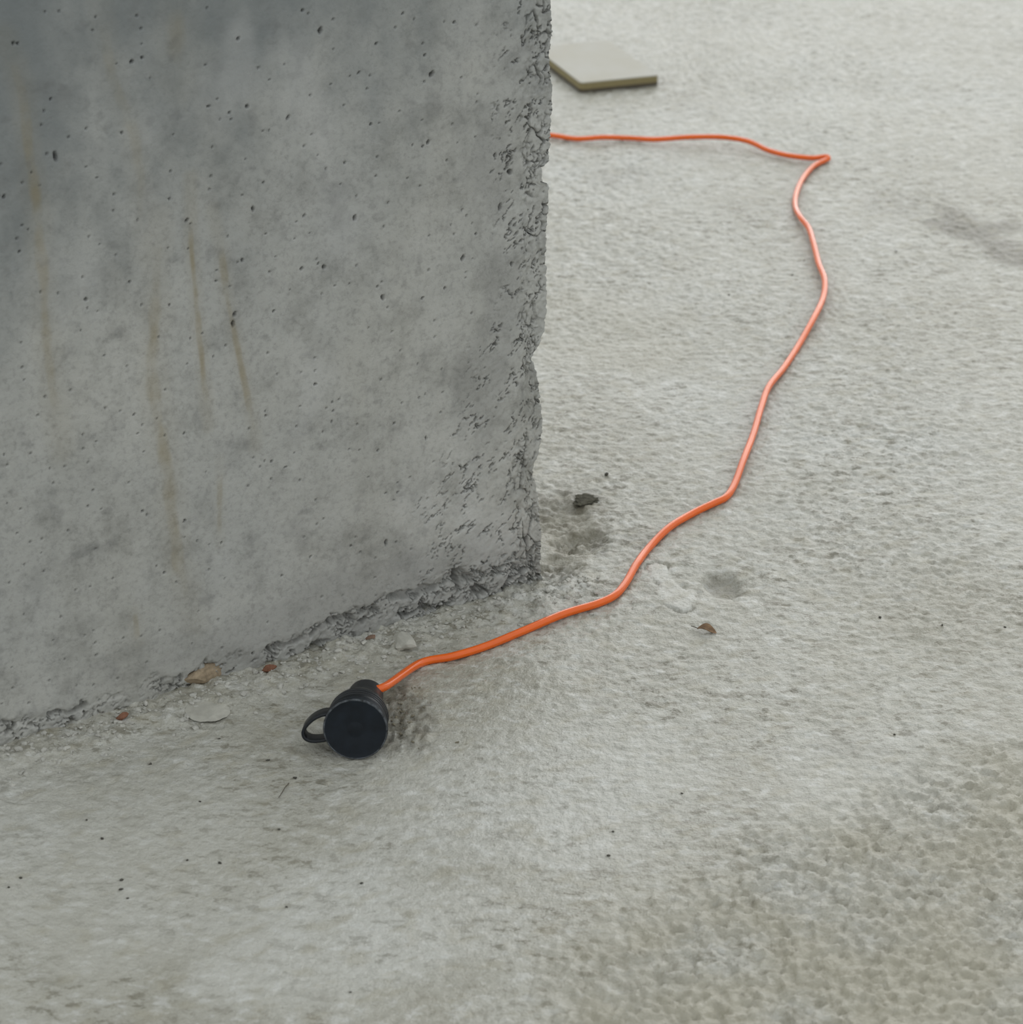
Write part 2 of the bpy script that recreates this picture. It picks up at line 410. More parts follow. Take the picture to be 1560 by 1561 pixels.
dirt_mat = simple('brown_dirt', (0.20, 0.18, 0.132), 0.95, 0.15, 0.4, 300.0, 0.6, 0.001)
clod_mat = simple('damp_soil', (0.085, 0.08, 0.06), 0.95, 0.15, 0.4, 260.0, 0.8, 0.002)
leaf_mat = simple('dry_leaf', (0.20, 0.125, 0.07), 0.7, 0.3, 0.4, 160.0, 0.3, 0.0008)
twig_mat = simple('dry_twig', (0.10, 0.085, 0.065), 0.8, 0.2, 0.2, 100.0)

# ------------------------------------------------------------------ the floor
def wall_frame(x, y):
    """u along the wall face (0 at the corner, negative along it), q out from the face"""
    dx, dy = x - CORNER[0], y - CORNER[1]
    return dx * ALONG[0] + dy * ALONG[1], dx * NORMAL[0] + dy * NORMAL[1]

def rough_zone(x, y):
    pts = ROUGH_EDGE + [(0.9, 0.8), (1.5, 1.2), (1.2, 1.72)]
    def f(a, b):
        return sstep(-0.03, 0.05, signed(a, b, pts, 0.1) + 0.025 * fbm(a * 22, b * 22, 3, 7))
    return near_box(x, y, -0.1, 1.6, 0.7, 1.85, f)

def floor_height(x, y):
    x = np.asarray(x, float); y = np.asarray(y, float)
    u, q = wall_frame(x, y)
    z = 0.0022 * fbm(x * 5, y * 5, 3, 1)
    # trowelled strokes: short ridges running obliquely
    ca, sa = math.cos(-0.55), math.sin(-0.55)
    a, b = x * ca + y * sa, -x * sa + y * ca
    warp = 0.010 * fbm(x * 14, y * 14, 2, 3)
    stroke = fbm(a * 75 + warp * 140, b * 125 + warp * 190, 4, 11, 0.72)
    area = 0.35 + 0.65 * sstep(-0.35, 0.35, fbm(x * 4.2, y * 4.2, 3, 21))
    mid = sstep(1.55, 1.85, y + 0.25 * x)
    z = z + (0.0011 + 0.0026 * area) * stroke * (0.30 + 0.70 * mid)
    z = z + 0.0007 * fbm(x * 150, y * 150, 2, 15)
    # rough lumpy corner in front
    rz = rough_zone(x, y)
    def lumps(p, r):
        w1 = 0.5 * fbm(p * 60, r * 60, 2, 5); w2 = 0.5 * fbm(p * 60, r * 60, 2, 6)
        f1, f2, val = cells(p * 135 + w1, r * 125 + w2, 31)
        return 0.0054 * fbm(p * 85 + w1, r * 85 + w2, 4, 33, 0.68) + 0.0046 * (0.45 - np.minimum(f1, 1)) * (0.2 + val) - 0.0010
    m = rz > 0
    if m.any():
        z[m] += rz[m] * lumps(x[m], y[m])
    # crumbly mortar build-up along the foot of the wall
    edge = 0.040 + 0.022 * fbm(u * 14, 0 * u, 3, 41)
    foot = (1 - sstep(edge * 0.45, edge * 1.25, np.abs(q) + 0.012 * fbm(x * 45, y * 45, 3, 43))) * (1 - sstep(0.00, 0.05, u))
    c1, c2, cv = cells(x * 95 + 0.5 * fbm(x * 60, y * 60, 2, 44), y * 95, 45)
    d1, d2, dv = cells(x * 210, y * 210, 47)
    z = z + foot * (0.0042 + 0.0050 * fbm(u * 26, q * 26, 3, 42) + 0.0040 * (cv - 0.35) * sstep(0.04, 0.22, c2 - c1)
                    + 0.0016 * (dv - 0.3) * sstep(0.03, 0.25, d2 - d1))
    halo = (1 - sstep(0.04, 0.15, q)) * sstep(-0.02, 0.02, q) * (1 - sstep(0.0, 0.1, u)) * (1 - foot)
    z = z + halo * 0.0020 * fbm(x * 95, y * 95, 4, 49, 0.6)
    # hollows behind the corner, dimple, lifted skin of screed
    cav = np.maximum.reduce([blob(x, y, CAV1, 0.030, 0.030, 0, 0.4, 1), 0.6 * blob(x, y, CAV2, 0.030, 0.050, 0, 0.4, 2),
                             0.7 * blob(x, y, CAV3, 0.022, 0.03, 0, 0.4, 3)])
    z = z - 0.009 * cav + cav * 0.0110 * fbm(a * 70, b * 120, 4, 52, 0.68)
    z = z - 0.0075 * blob(x, y, DIMPLE, 0.019, 0.026, 0.2, 0.3, 4) - 0.002 * blob(x, y, DIMPLE, 0.04, 0.05, 0.2, 0.3, 5)
    sk = signed(x, y, SKIN, 0.03)
    k = sstep(-0.0012, 0.0015, sk)
    z = z * (1 - 0.97 * k) + k * 0.0009 - 0.0035 * np.exp(-((sk + 0.001) / 0.0014) ** 2) * sstep(0.35, -0.2, gnoise(x * 30, y * 30, 8))
    # gritty dirt swept up beside the plug
    dm = blob(x, y, DIRT, 0.030, 0.058, 0.15, 0.3, 6)
    z = z + dm * (0.0020 + 0.0075 * fbm(x * 150, y * 110, 4, 55, 0.65))
    return z

def soft_speck(x, y, pts, r):
    m = np.zeros(x.shape)
    for i, (px, py) in enumerate(pts):
        rr = r * (0.7 + 0.6 * ((i * 37) % 11) / 10)
        near = (np.abs(x - px) < 0.01) & (np.abs(y - py) < 0.01)
        if near.any():
            m[near] = np.maximum(m[near], 1 - sstep(0.5 * rr, 1.1 * rr, np.hypot(x[near] - px, y[near] - py)))
    return m

def build_floor():
    xs = axis_lines(np.arange(-0.47, 0.56, 0.0021), -7.0, 8.0, 1.035)
    yf = list(np.arange(1.19, 2.02, 0.0021))
    s = 0.0021
    while yf[-1] < 4.1:
        s = min(s * 1.0026, 0.007); yf.append(yf[-1] + s)
    ys = axis_lines(yf, -5.0, 12.0, 1.08)
    X, Y = np.meshgrid(xs, ys)
    Z = floor_height(X, Y)
    far = sstep(5.0, 7.0, np.hypot(X - 0.2, Y - 2.0))
    Z = Z * (1 - far)
    u, q = wall_frame(X, Y)
    inw = ((u < -0.03) & (q < -0.03) & (q > -0.27))
    Z = np.where(inw, Z - 0.004, Z)
    marks = np.zeros(X.shape + (4,)); marks[..., 3] = 1
    damp = np.zeros(X.shape)
    s = signed(X, Y, WET, 0.05) + 0.022 * fbm(X * 26, Y * 12, 3, 61)
    damp = np.maximum(damp, 0.72 * sstep(-0.022, 0.006, s))
    for c, rx, ry, k, sd in ((SMEAR1, 0.05, 0.05, .22, 1), (SMEAR2, 0.05, 0.07, .14, 2), (SMEAR3, 0.03, 0.022, .28, 3), (SMEAR4, 0.05, 0.07, .22, 9),
                             (SMEAR5, 0.10, 0.10, .10, 4), (DK1, 0.10, 0.10, .16, 5), (DK2, 0.06, 0.08, .16, 6),
                             (EDGEC, 0.03, 0.02, .25, 8)):
        damp = np.maximum(damp, k * blob(X, Y, c, rx, ry, 0.0, 0.6, sd))
    streaky = sstep(-0.10, 0.22, fbm(X * 75 + Y * 40, Y * 110, 4, 66, 0.65))
    damp = np.maximum(damp, (0.34 + 0.66 * streaky) * np.maximum.reduce(
        [blob(X, Y, CAV1, 0.036, 0.040, 0, 0.5, 1), 0.80 * blob(X, Y, CAV2, 0.05, 0.07, 0, 0.5, 2), 0.85 * blob(X, Y, CAV3, 0.034, 0.035, 0, 0.4, 3)]))
    damp = np.maximum(damp, 0.55 * blob(X, Y, CLOD, 0.020, 0.026, 0.3, 0.7, 27))
    damp = np.maximum(damp, 0.45 * blob(X, Y, DIMPLE, 0.016, 0.022, 0.2, 0.4, 4))  # darker colour in the middle of the dimple
    grit = fbm(X * 120, Y * 80, 3, 67)
    damp = np.maximum(damp, blob(X, Y, DIRT, 0.032, 0.062, 0.15, 0.3, 6) * (0.42 + 0.42 * sstep(-0.15, 0.25, grit)))  # real dirt, with part of the plug's shadow painted into its colour
    damp = np.maximum(damp, 0.85 * soft_speck(X, Y, SPECKS, 0.0016))
    # faint darker band following the cable
    cd = near_box(X, Y, 0.15, 0.45, 1.95, 2.95, lambda a, b: poly_dist(a, b, CORD_NEAR[15:31])[0], 1.0)
    damp = np.maximum(damp, 0.16 * (1 - sstep(0.004, 0.030, cd + 0.012 * fbm(X * 40, Y * 25, 2, 70))))
    # scattered little pores
    p1, p2, pv = cells(X * 26, Y * 26, 71)
    pore = (pv > 0.60) * (1 - sstep(0.018, 0.045, p1 * (0.6 + pv)))
    damp = np.maximum(damp, 0.55 * pore)
    marks[..., 0] = np.clip(damp, 0, 1)
    pale = np.maximum.reduce([0.50 * blob(X, Y, (-0.34, 1.40), 0.22, 0.16, 0.4, 0.5, 28), 0.55 * blob(X, Y, PALE1, 0.13, 0.10, 0.3, 0.5, 11), 0.40 * blob(X, Y, PALE2, 0.13, 0.10, 0.4, 0.5, 12),  # first blot: cream patch, its colour lifted to offset the wall's shade
                              0.35 * blob(X, Y, (-0.02, 1.50), 0.14, 0.12, 0.5, 0.5, 13), 0.30 * blob(X, Y, (0.26, 1.52), 0.10, 0.07, 0.4, 0.5, 14)])
    marks[..., 1] = np.clip(pale * 0.6 + 0.30 * (signed(X, Y, SKIN, 0.03) > 0), 0, 1)
    yel = np.maximum.reduce([0.16 * blob(X, Y, TAN2, 0.14, 0.10, 0.2, 0.6, 15), 0.12 * blob(X, Y, (-0.33, 1.33), 0.10, 0.12, 0, 0.6, 16),
                             0.34 * blob(X, Y, (0.08, 2.44), 0.16, 0.14, 0, 0.6, 17), 0.25 * blob(X, Y, (0.40, 1.72), 0.16, 0.16, 0, 0.7, 18),
                             0.40 * blob(X, Y, (0.05, 1.94), 0.04, 0.08, 0, 0.7, 19)])
    yel = np.maximum(yel, 0.80 * rough_zone(X, Y) * sstep(-0.5, 0.3, fbm(X * 9, Y * 9, 3, 73)))
    # dust lies in the low trowel strokes
    yel = np.maximum(yel, 0.42 * sstep(0.05, 0.45, fbm(X * 34 + Y * 20, Y * 60 - X * 30, 4, 75)))
    marks[..., 2] = np.clip(yel, 0, 1)
    o = grid_mesh('floor', np.dstack([X, Y, Z]), floor_mat, marks)
    tag(o, 'pale grey rough trowelled cement floor', kind='structure')
    return o

# ------------------------------------------------------------------ the wall
def build_wall():
    THICK = 0.30
    zf = np.arange(0.0, 0.615, 0.00095)
    zs = np.concatenate([[-0.02, -0.01], axis_lines(zf, 0.0, 0.95, 1.10)])
    front = axis_lines(np.arange(-0.545, 0.0, 0.00095), -0.63, 0.0)
    front = front[front < -1e-6]
    side = axis_lines(np.arange(0.0, 0.05, 0.0011), 0.0, THICK, 1.08)
    S = np.concatenate([front, side])            # unrolled: negative = front face, positive = end face
    Sg, Zg = np.meshgrid(S, zs)
    zt = np.array([e[0] for e in EROSION]); et = np.array([e[1] for e in EROSION])
    ero = np.interp(Zg, zt, et) + 0.0006
    hi = sstep(0.52, 0.60, Zg)
    ero = ero * (1 - hi) + hi * (0.004 + 0.006 * np.clip(fbm(Zg * 18, Zg * 0, 3, 80), -.4, 1))
    jag = 0.0016 * fbm(Zg * 110, Sg * 30, 2, 79) + 0.0017 * fbm(Zg * 260, Sg * 60, 3, 81, 0.65)
    ero = np.maximum(ero + jag, -0.0004)
    isf = Sg < 0
    U = np.where(isf, Sg, 0.0); V = np.where(isf, 0.0, Sg)
    w = 0.030
    U = np.where(isf, U - ero * sstep(-w, 0.0, Sg) ** 1.0, -ero * np.exp(-(V / 0.09) ** 2))
    # ---- relief along the face normal (negative = into the wall)
    h = 0.0008 * fbm(Sg * 9, Zg * 9, 3, 82) + 0.00022 * fbm(Sg * 90, Zg * 90, 3, 83)
    # broken arris: plates and lumps with deep joints
    bw = 0.026 + 0.010 * fbm(Zg * 16, Zg * 0 + 3.3, 3, 84)
    bw = bw + 0.010 * sstep(0.30, 0.0, Zg)
    strip = sstep(-1.25, -0.80, Sg / bw + 0.25 * fbm(Sg * 60, Zg * 60, 3, 85)) * np.where(isf, 1.0, np.exp(-V / 0.08))
    wx = 0.35 * fbm(Sg * 80, Zg * 80, 3, 86); wz = 0.35 * fbm(Sg * 80 + 40, Zg * 80, 3, 87)
    a1, a2, av = cells(Sg * 62 + wx, Zg * 42 + wz, 88)
    b1, b2, bv = cells(Sg * 150 + wx * 2, Zg * 130 + wz * 2, 89)
    joint = 1 - sstep(0.010, 0.085, a2 - a1)
    some = sstep(-0.10, 0.22, fbm(Sg * 30, Zg * 22, 3, 90))
    h = h - strip * (0.0015 + 0.0040 * (1 - av) * 0.6)
    h = h - strip * 0.0105 * joint * some
    h = h - strip * 0.0028 * (1 - sstep(0.03, 0.20, b2 - b1)) * sstep(0.0, 0.25, fbm(Sg * 40, Zg * 34, 3, 91))
    h = h + strip * 0.0012 * fbm(Sg * 180, Zg * 180, 3, 92, 0.6)
    # honeycombed zone beside it: thin torn crevices, wider towards the foot
    reach = 0.055 + 0.075 * sstep(0.34, 0.06, Zg)
    comb = sstep(-1.15, -0.55, Sg / reach + 0.35 * fbm(Sg * 16, Zg * 16, 3, 93)) * isf
    ca, sa = math.cos(0.75), math.sin(0.75)
    p, r = Sg * ca + Zg * sa, -Sg * sa + Zg * ca
    ridge = np.abs(fbm(p * 46, r * 92, 4, 94, 0.6))
    gate = sstep(-0.02, 0.14, fbm(p * 38, r * 60, 3, 95, 0.6))
    crev = (1 - sstep(0.008, 0.042, ridge)) * gate
    h = h - comb * 0.0088 * crev
    h = h + comb * 0.0018 * fbm(p * 26, r * 50, 4, 96, 0.55)
    # torn foot of the wall, in runs
    foot = np.interp(Sg, [-0.545, -0.53, -0.50, -0.47, -0.44, -0.425, -0.41, -0.385, -0.375, -0.335, -0.31, -0.29, -0.25, -0.18, -0.10, 0.0],
                         [0.0, 0.8, 1.0, 1.0, 1.0, 0.3, 0.15, 0.2, 0.8, 1.0, 0.6, 0.6, 0.95, 1.0, 1.0, 0.9])
    top = 0.022 + 0.012 * fbm(Sg * 26, Zg * 0 + 1.7, 3, 97) + 0.018 * sstep(-0.30, -0.12, Sg)
    low = (1 - sstep(0.65, 1.15, Zg / top + 0.30 * fbm(Sg * 70, Zg * 70, 3, 98))) * foot * isf
    p2, r2 = Sg * 0.93 + Zg * 0.36, -Sg * 0.36 + Zg * 0.93
    hole = sstep(0.06, 0.20, fbm(p2 * 58, r2 * 95, 4, 99, 0.62))
    crack = (1 - sstep(0.012, 0.060, np.abs(fbm(p2 * 52, r2 * 100, 4, 100, 0.62))))
    g2 = sstep(-0.15, 0.20, fbm(Sg * 30, Zg * 50, 3, 107))
    h = h - low * (0.0012 + 0.0120 * hole * g2 + 0.0085 * crack * sstep(-0.25, 0.1, fbm(Sg * 36, Zg * 44, 3, 108)))
    h = h + low * (0.0022 * fbm(Sg * 90, Zg * 100, 4, 101, 0.65))
    undercut = np.abs(Zg / np.maximum(top, 0.01) - 0.78 - 0.25 * fbm(Sg * 55, Zg * 0 + 5, 3, 102))
    h = h - foot * isf * 0.0085 * (1 - sstep(0.04, 0.16, undercut)) * sstep(-0.05, 0.20, fbm(Sg * 38, Zg * 20 + 9, 3, 103))
    # blow holes; the shade inside them is also painted, through this mask
    dirt = np.zeros(h.shape)
    cu, cz = Sg[0], Zg[:, 0]
    for i, (pu, pz, pr, el) in enumerate(PITS):
        R = pr * max(el, 1) * 1.9 + 0.002
        i0, i1 = np.searchsorted(cz, [pz - R, pz + R]); j0, j1 = np.searchsorted(cu, [pu - R, pu + R])
        su, sz = Sg[i0:i1, j0:j1] - pu, Zg[i0:i1, j0:j1] - pz
        lean = 0.25 * ((i * 7) % 5 - 2) / 2
        e = np.hypot((su + lean * sz) / pr, sz / (pr * el)) + 0.25 * gnoise(su * 900 + i, sz * 900, 104)
        m = 1 - sstep(0.55, 1.25, e)
        h[i0:i1, j0:j1] -= (0.0036 + 1.6 * pr) * m
        dirt[i0:i1, j0:j1] = np.maximum(dirt[i0:i1, j0:j1], 0.85 * m)
    q1, q2, qv = cells(Sg * 62, Zg * 62, 105)
    tiny = (qv > 0.70) * (1 - sstep(0.025, 0.05 + 0.12 * (qv - 0.70), q1)) * isf
    h = h - 0.0024 * tiny
    dirt = np.maximum(dirt, 0.35 * tiny)  # small holes get painted dark inside too
    far = sstep(0.60, 0.66, Zg) + sstep(-0.56, -0.64, Sg)
    h = h * (1 - np.clip(far, 0, 1))
    # ---- place the points: front relief along the normal, end face relief along the wall
    blend = np.where(isf, sstep(-0.004, 0.0, Sg) * 0.35, 1 - 0.65 * np.exp(-V / 0.006))
    out_n = np.where(isf, h * (1 - blend), h * np.exp(-V / 0.004) * 0.65)
    out_d = np.where(isf, h * blend * 0.4, np.minimum(h, 0.0) * 0.4 * (1 - np.exp(-V / 0.02)))
    q = -V + out_n
    PX = CORNER[0] + ALONG[0] * (U + out_d) + NORMAL[0] * q
    PY = CORNER[1] + ALONG[1] * (U + out_d) + NORMAL[1] * q
    # closing strip: the back face
    marks = np.zeros(Sg.shape + (4,)); marks[..., 3] = 1
    run = np.zeros(Sg.shape)
    for pts, wd, k, sd in ((STREAK_A, 0.0060, .46, 1), (STREAK_B, 0.0036, .62, 2), (STREAK_C, 0.0040, .46, 3), (STREAK_D, 0.0075, .42, 4),
                           (STREAK_E, 0.0060, .22, 5), (STREAK_F, 0.003, .3, 6), (STREAK_G, 0.010, .22, 7), (STREAK_H, 0.003, .3, 8)):
        lo = min(p[0] for p in pts) - 0.03; hi_ = max(p[0] for p in pts) + 0.03
        j0, j1 = np.searchsorted(S, [lo, hi_])
        sl = (slice(None), slice(j0, j1))
        su, sz = Sg[sl], Zg[sl]
        d, fr = poly_dist(su, sz, pts)
        wob = fbm(su * 60, sz * 24, 3, 110 + sd)
        m = (1 - sstep(0.25, 1.15, d / wd + 0.55 * wob)) * (0.55 + 0.60 * fbm(sz * 40, su * 60, 3, 120 + sd))
        m = m * sstep(0.0, 0.30, fr) * sstep(1.0, 0.70, fr)
        run[sl] = np.maximum(run[sl], k * np.clip(m, 0, 1) * 1.5)
        run[sl] = np.maximum(run[sl], 0.22 * k * (1 - sstep(0.5, 2.6, d / wd + 0.6 * wob)))
    marks[..., 0] = np.clip(run, 0, 0.75)
    smudge = 0.22 * sstep(0.20, 0.55, fbm(Sg * 18, Zg * 18, 4, 130, 0.6)) + 0.26 * sstep(0.18, 0.5, fbm(Sg * 50, Zg * 55, 4, 131, 0.6)) * isf
    for pu, pz, ru, rz_ in ((-0.112, 0.455, 0.010, 0.014), (-0.11, 0.475, 0.007, 0.006), (-0.06, 0.39, 0.025, 0.05), (-0.05, 0.28, 0.025, 0.06),
                            (-0.07, 0.20, 0.03, 0.07), (-0.20, 0.40, 0.015, 0.012)):
        smudge = np.maximum(smudge, 0.24 * blob(Sg, Zg, (pu, pz), ru, rz_, 0, 0.5, int(pz * 1000)))
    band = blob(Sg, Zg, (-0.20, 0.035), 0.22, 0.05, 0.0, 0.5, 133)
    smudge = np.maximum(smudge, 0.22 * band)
    marks[..., 1] = np.clip(np.maximum(smudge, dirt * 0.8), 0, 1)
    pale = 0.25 * sstep(0.15, 0.5, fbm(Sg * 12, Zg * 7, 4, 134))
    d, _ = poly_dist(Sg, Zg, [(-0.22, 0.478), (-0.17, 0.470), (-0.10, 0.455)])
    pale = np.maximum(pale, 0.07 * (1 - sstep(0.0005, 0.0025, d)))
    marks[..., 2] = np.clip(pale, 0, 1)
    upper_shade = sstep(-0.12, 0.26, (Zg - 0.40) - 0.35 * (Sg + 0.30) + 0.13 * fbm(Sg * 9, Zg * 4, 4, 136, 0.6) + 0.05 * fbm(Sg * 45, Zg * 30, 3, 137))  # overhead shade of the upper left put into the colour, blotchy edged
    marks[..., 3] = 0.95 * upper_shade * isf
    # close the solid: back face, far end and top
    n = len(zs)
    def col(u, v):
        return (np.full((n, 1), CORNER[0] + ALONG[0] * u - NORMAL[0] * v), np.full((n, 1), CORNER[1] + ALONG[1] * u - NORMAL[1] * v))
    c1x, c1y = col(-0.63, THICK); c0x, c0y = col(-0.63, 0.0)
    PX = np.hstack([PX, c1x, c0x]); PY = np.hstack([PY, c1y, c0y])
    PZ = np.hstack([Zg, Zg[:, :1], Zg[:, :1]])
    marks = np.concatenate([marks, np.zeros((n, 2, 4))], 1)
    mid = np.array([CORNER[0] - 0.315 * ALONG[0] - 0.5 * THICK * NORMAL[0], CORNER[1] - 0.315 * ALONG[1] - 0.5 * THICK * NORMAL[1]])
    PX = np.vstack([PX, np.full((1, PX.shape[1]), mid[0])]); PY = np.vstack([PY, np.full((1, PY.shape[1]), mid[1])])
    PZ = np.vstack([PZ, PZ[-1:]]); marks = np.concatenate([marks, np.zeros((1,) + marks.shape[1:])], 0)
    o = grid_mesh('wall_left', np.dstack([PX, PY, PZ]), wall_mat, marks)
    tag(o, 'grey cast concrete wall with chipped corner and rusty run marks', kind='structure')
    return o

build_floor()
build_wall()


# ------------------------------------------------------------------ the extension cord
CABLE_R = 0.0035

def smooth_path(pts, step=0.003):
    """Catmull-Rom through the points, resampled"""
    P = [Vector(p) for p in pts]
    P = [P[0] * 2 - P[1]] + P + [P[-1] * 2 - P[-2]]
    out = []
    for i in range(1, len(P) - 2):
        a, b, c, d = P[i - 1], P[i], P[i + 1], P[i + 2]
        n = max(2, int((c - b).length / step))
        for k in range(n):
            t = k / n
            out.append(0.5 * ((2 * b) + (c - a) * t + (2 * a - 5 * b + 4 * c - d) * t * t + (3 * b - a - 3 * c + d) * t ** 3))
    out.append(P[-2])
    return out

def tube(name, path, radius, mat, parent, seg=14, cap=True):
    n = len(path)
    verts, faces = [], []
    up = Vector((0, 0, 1))
    for i, p in enumerate(path):
        t = (path[min(i + 1, n - 1)] - path[max(i - 1, 0)]).normalized()
        s = t.cross(up)
        s = s.normalized() if s.length > 1e-4 else Vector((1, 0, 0))
        w = s.cross(t).normalized()
        for k in range(seg):
            a = 2 * math.pi * k / seg
            verts.append(p + radius * (math.cos(a) * s + math.sin(a) * w))
    for i in range(n - 1):
        for k in range(seg):
            k2 = (k + 1) % seg
            faces.append((i * seg + k, i * seg + k2, (i + 1) * seg + k2, (i + 1) * seg + k))
    if cap:
        faces.append(tuple(range(seg - 1, -1, -1)))
        faces.append(tuple((n - 1) * seg + k for k in range(seg)))
    return mesh_from(name, verts, faces, mat, parent)

# connector frame: origin at the middle of the lid face, +A towards the viewer side, looking out of the lid
PLUG = Vector((-0.1208, 1.5575, 0.0254))
yaw, tilt = math.radians(2.0), math.radians(9.0)
A = Vector((-math.sin(yaw) * math.cos(tilt), -math.cos(yaw) * math.cos(tilt), math.sin(tilt)))
E1 = Vector((0, 0, 1)).cross(A) * -1.0
E1 = (A.cross(Vector((0, 0, 1)))).normalized() * -1.0
E2 = A.cross(E1).normalized()
if E2.z < 0: E2 = -E2
if E1.x < 0: E1 = -E1

cord = bpy.data.objects.new('extension_cord', None)
link(cord)
cord.location = (PLUG.x, PLUG.y, 0.0)
cord.empty_display_size = 0.05
tag(cord, 'orange extension cord snaking over the cement floor, ending in a black capped socket', 'extension cord')
bpy.context.view_layer.update()

def local(path):
    return [p - Vector(cord.location) for p in path]

def fz(x, y):
    return float(floor_height(np.array([x]), np.array([y]))[0])

near_pts = []
for i, (x, y) in enumerate(CORD_NEAR):
    lift = 0.0
    if 22 <= i <= 28: lift = 0.004
    if 16 <= i <= 19: lift = 0.0015
    near_pts.append(Vector((x, y, max(fz(x, y), -0.0005) + CABLE_R + lift)))
tail_lift = [0.002, 0.002, 0.003, 0.006, 0.008, 0.007, 0.003, 0.001, 0.004, 0.001, 0.001, 0.001, 0.001]
far_pts = [Vector((x, y, max(fz(x, y), 0) + CABLE_R + l)) for (x, y), l in zip(CORD_FAR[1:], tail_lift)]
turn = [Vector((0.4240, 3.0350, CABLE_R + 0.0015)), Vector((0.4225, 3.0400, CABLE_R + 0.0025)), Vector((0.4120, 3.0385, CABLE_R + 0.002))]
rest = [Vector((-0.10, 3.17, CABLE_R + 0.001)), Vector((-0.30, 3.22, CABLE_R + 0.001)), Vector((-0.55, 3.20, CABLE_R + 0.001)),
        Vector((-0.85, 3.30, CABLE_R + 0.001)), Vector((-1.20, 3.28, CABLE_R + 0.001)), Vector((-1.60, 3.40, CABLE_R + 0.001))]
exit_pt = PLUG - A * 0.070 + E1 * 0.0120 + E2 * 0.0065
start = [exit_pt - E1 * 0.009 + A * 0.003, exit_pt + E1 * 0.004 - A * 0.003]
path = smooth_path(start + near_pts[1:] + turn + far_pts + rest)
tube('cable', local(path), CABLE_R, orange_mat, cord)

def lathe(name, prof, mat, parent, seg=64, off1=0.0, off2=0.0, squash=1.0):
    """prof: list of (distance back from the lid face, radius)"""
    base = PLUG - Vector(cord.location)
    verts, faces = [], []
    rings = []
    for s, r in prof:
        c = base - A * s + E1 * off1 + E2 * off2
        if r < 1e-6:
            rings.append([len(verts)]); verts.append(c)
        else:
            ring = []
            for k in range(seg):
                a = 2 * math.pi * k / seg
                ring.append(len(verts)); verts.append(c + r * (math.cos(a) * E1 + squash * math.sin(a) * E2))
            rings.append(ring)
    for r0, r1 in zip(rings[:-1], rings[1:]):
        if len(r0) == 1:
            for k in range(seg): faces.append((r0[0], r1[k], r1[(k + 1) % seg]))
        elif len(r1) == 1:
            for k in range(seg): faces.append((r0[k], r1[0], r0[(k + 1) % seg]))
        else:
            for k in range(seg): faces.append((r0[k], r1[k], r1[(k + 1) % seg], r0[(k + 1) % seg]))
    o = mesh_from(name, verts, faces, mat, parent)
    bm = bmesh.new(); bm.from_mesh(o.data)
    bmesh.ops.recalc_face_normals(bm, faces=bm.faces)
    bm.to_mesh(o.data); bm.free()
    o.data.polygons.foreach_set('use_smooth', [True] * len(o.data.polygons))
    mod = o.modifiers.new('edges', 'EDGE_SPLIT'); mod.split_angle = math.radians(38)
    return o

body = lathe('socket_body', [(0.009, 0.0), (0.009, 0.0205), (0.0125, 0.0208), (0.013, 0.0226), (0.0140, 0.0232), (0.0290, 0.0232), (0.0300, 0.0226), (0.0305, 0.0205),
                             (0.0325, 0.0200), (0.0380, 0.0192), (0.0440, 0.0176), (0.0480, 0.0160), (0.0500, 0.0150), (0.0500, 0.0)],
             rubber_mat, cord)
for s in (0.0175, 0.0215, 0.0255):
    lathe('grip_ring', [(s - 0.0010, 0.0230), (s - 0.0006, 0.0238), (s + 0.0006, 0.0238), (s + 0.0010, 0.0230)], rubber_mat, body)
relief = lathe('strain_relief', [(0.046, 0.0), (0.046, 0.0158), (0.050, 0.0162), (0.053, 0.0150), (0.060, 0.0146), (0.070, 0.0142), (0.0755, 0.0132), (0.0775, 0.0105), (0.0782, 0.0)],
               rubber_mat, cord, off1=0.0015, off2=0.0012, squash=0.82)
lid = lathe('lid', [(0.0, 0.0), (0.0003, 0.006), (0.0004, 0.0065), (0.0002, 0.0075), (0.0004, 0.019), (0.0002, 0.0228), (0.0, 0.0238), (0.0006, 0.0246), (0.0018, 0.0250), (0.0068, 0.0250),
                    (0.0080, 0.0245), (0.0085, 0.0225), (0.0105, 0.0222), (0.0105, 0.0)], rubber_lid_mat, cord, seg=96)

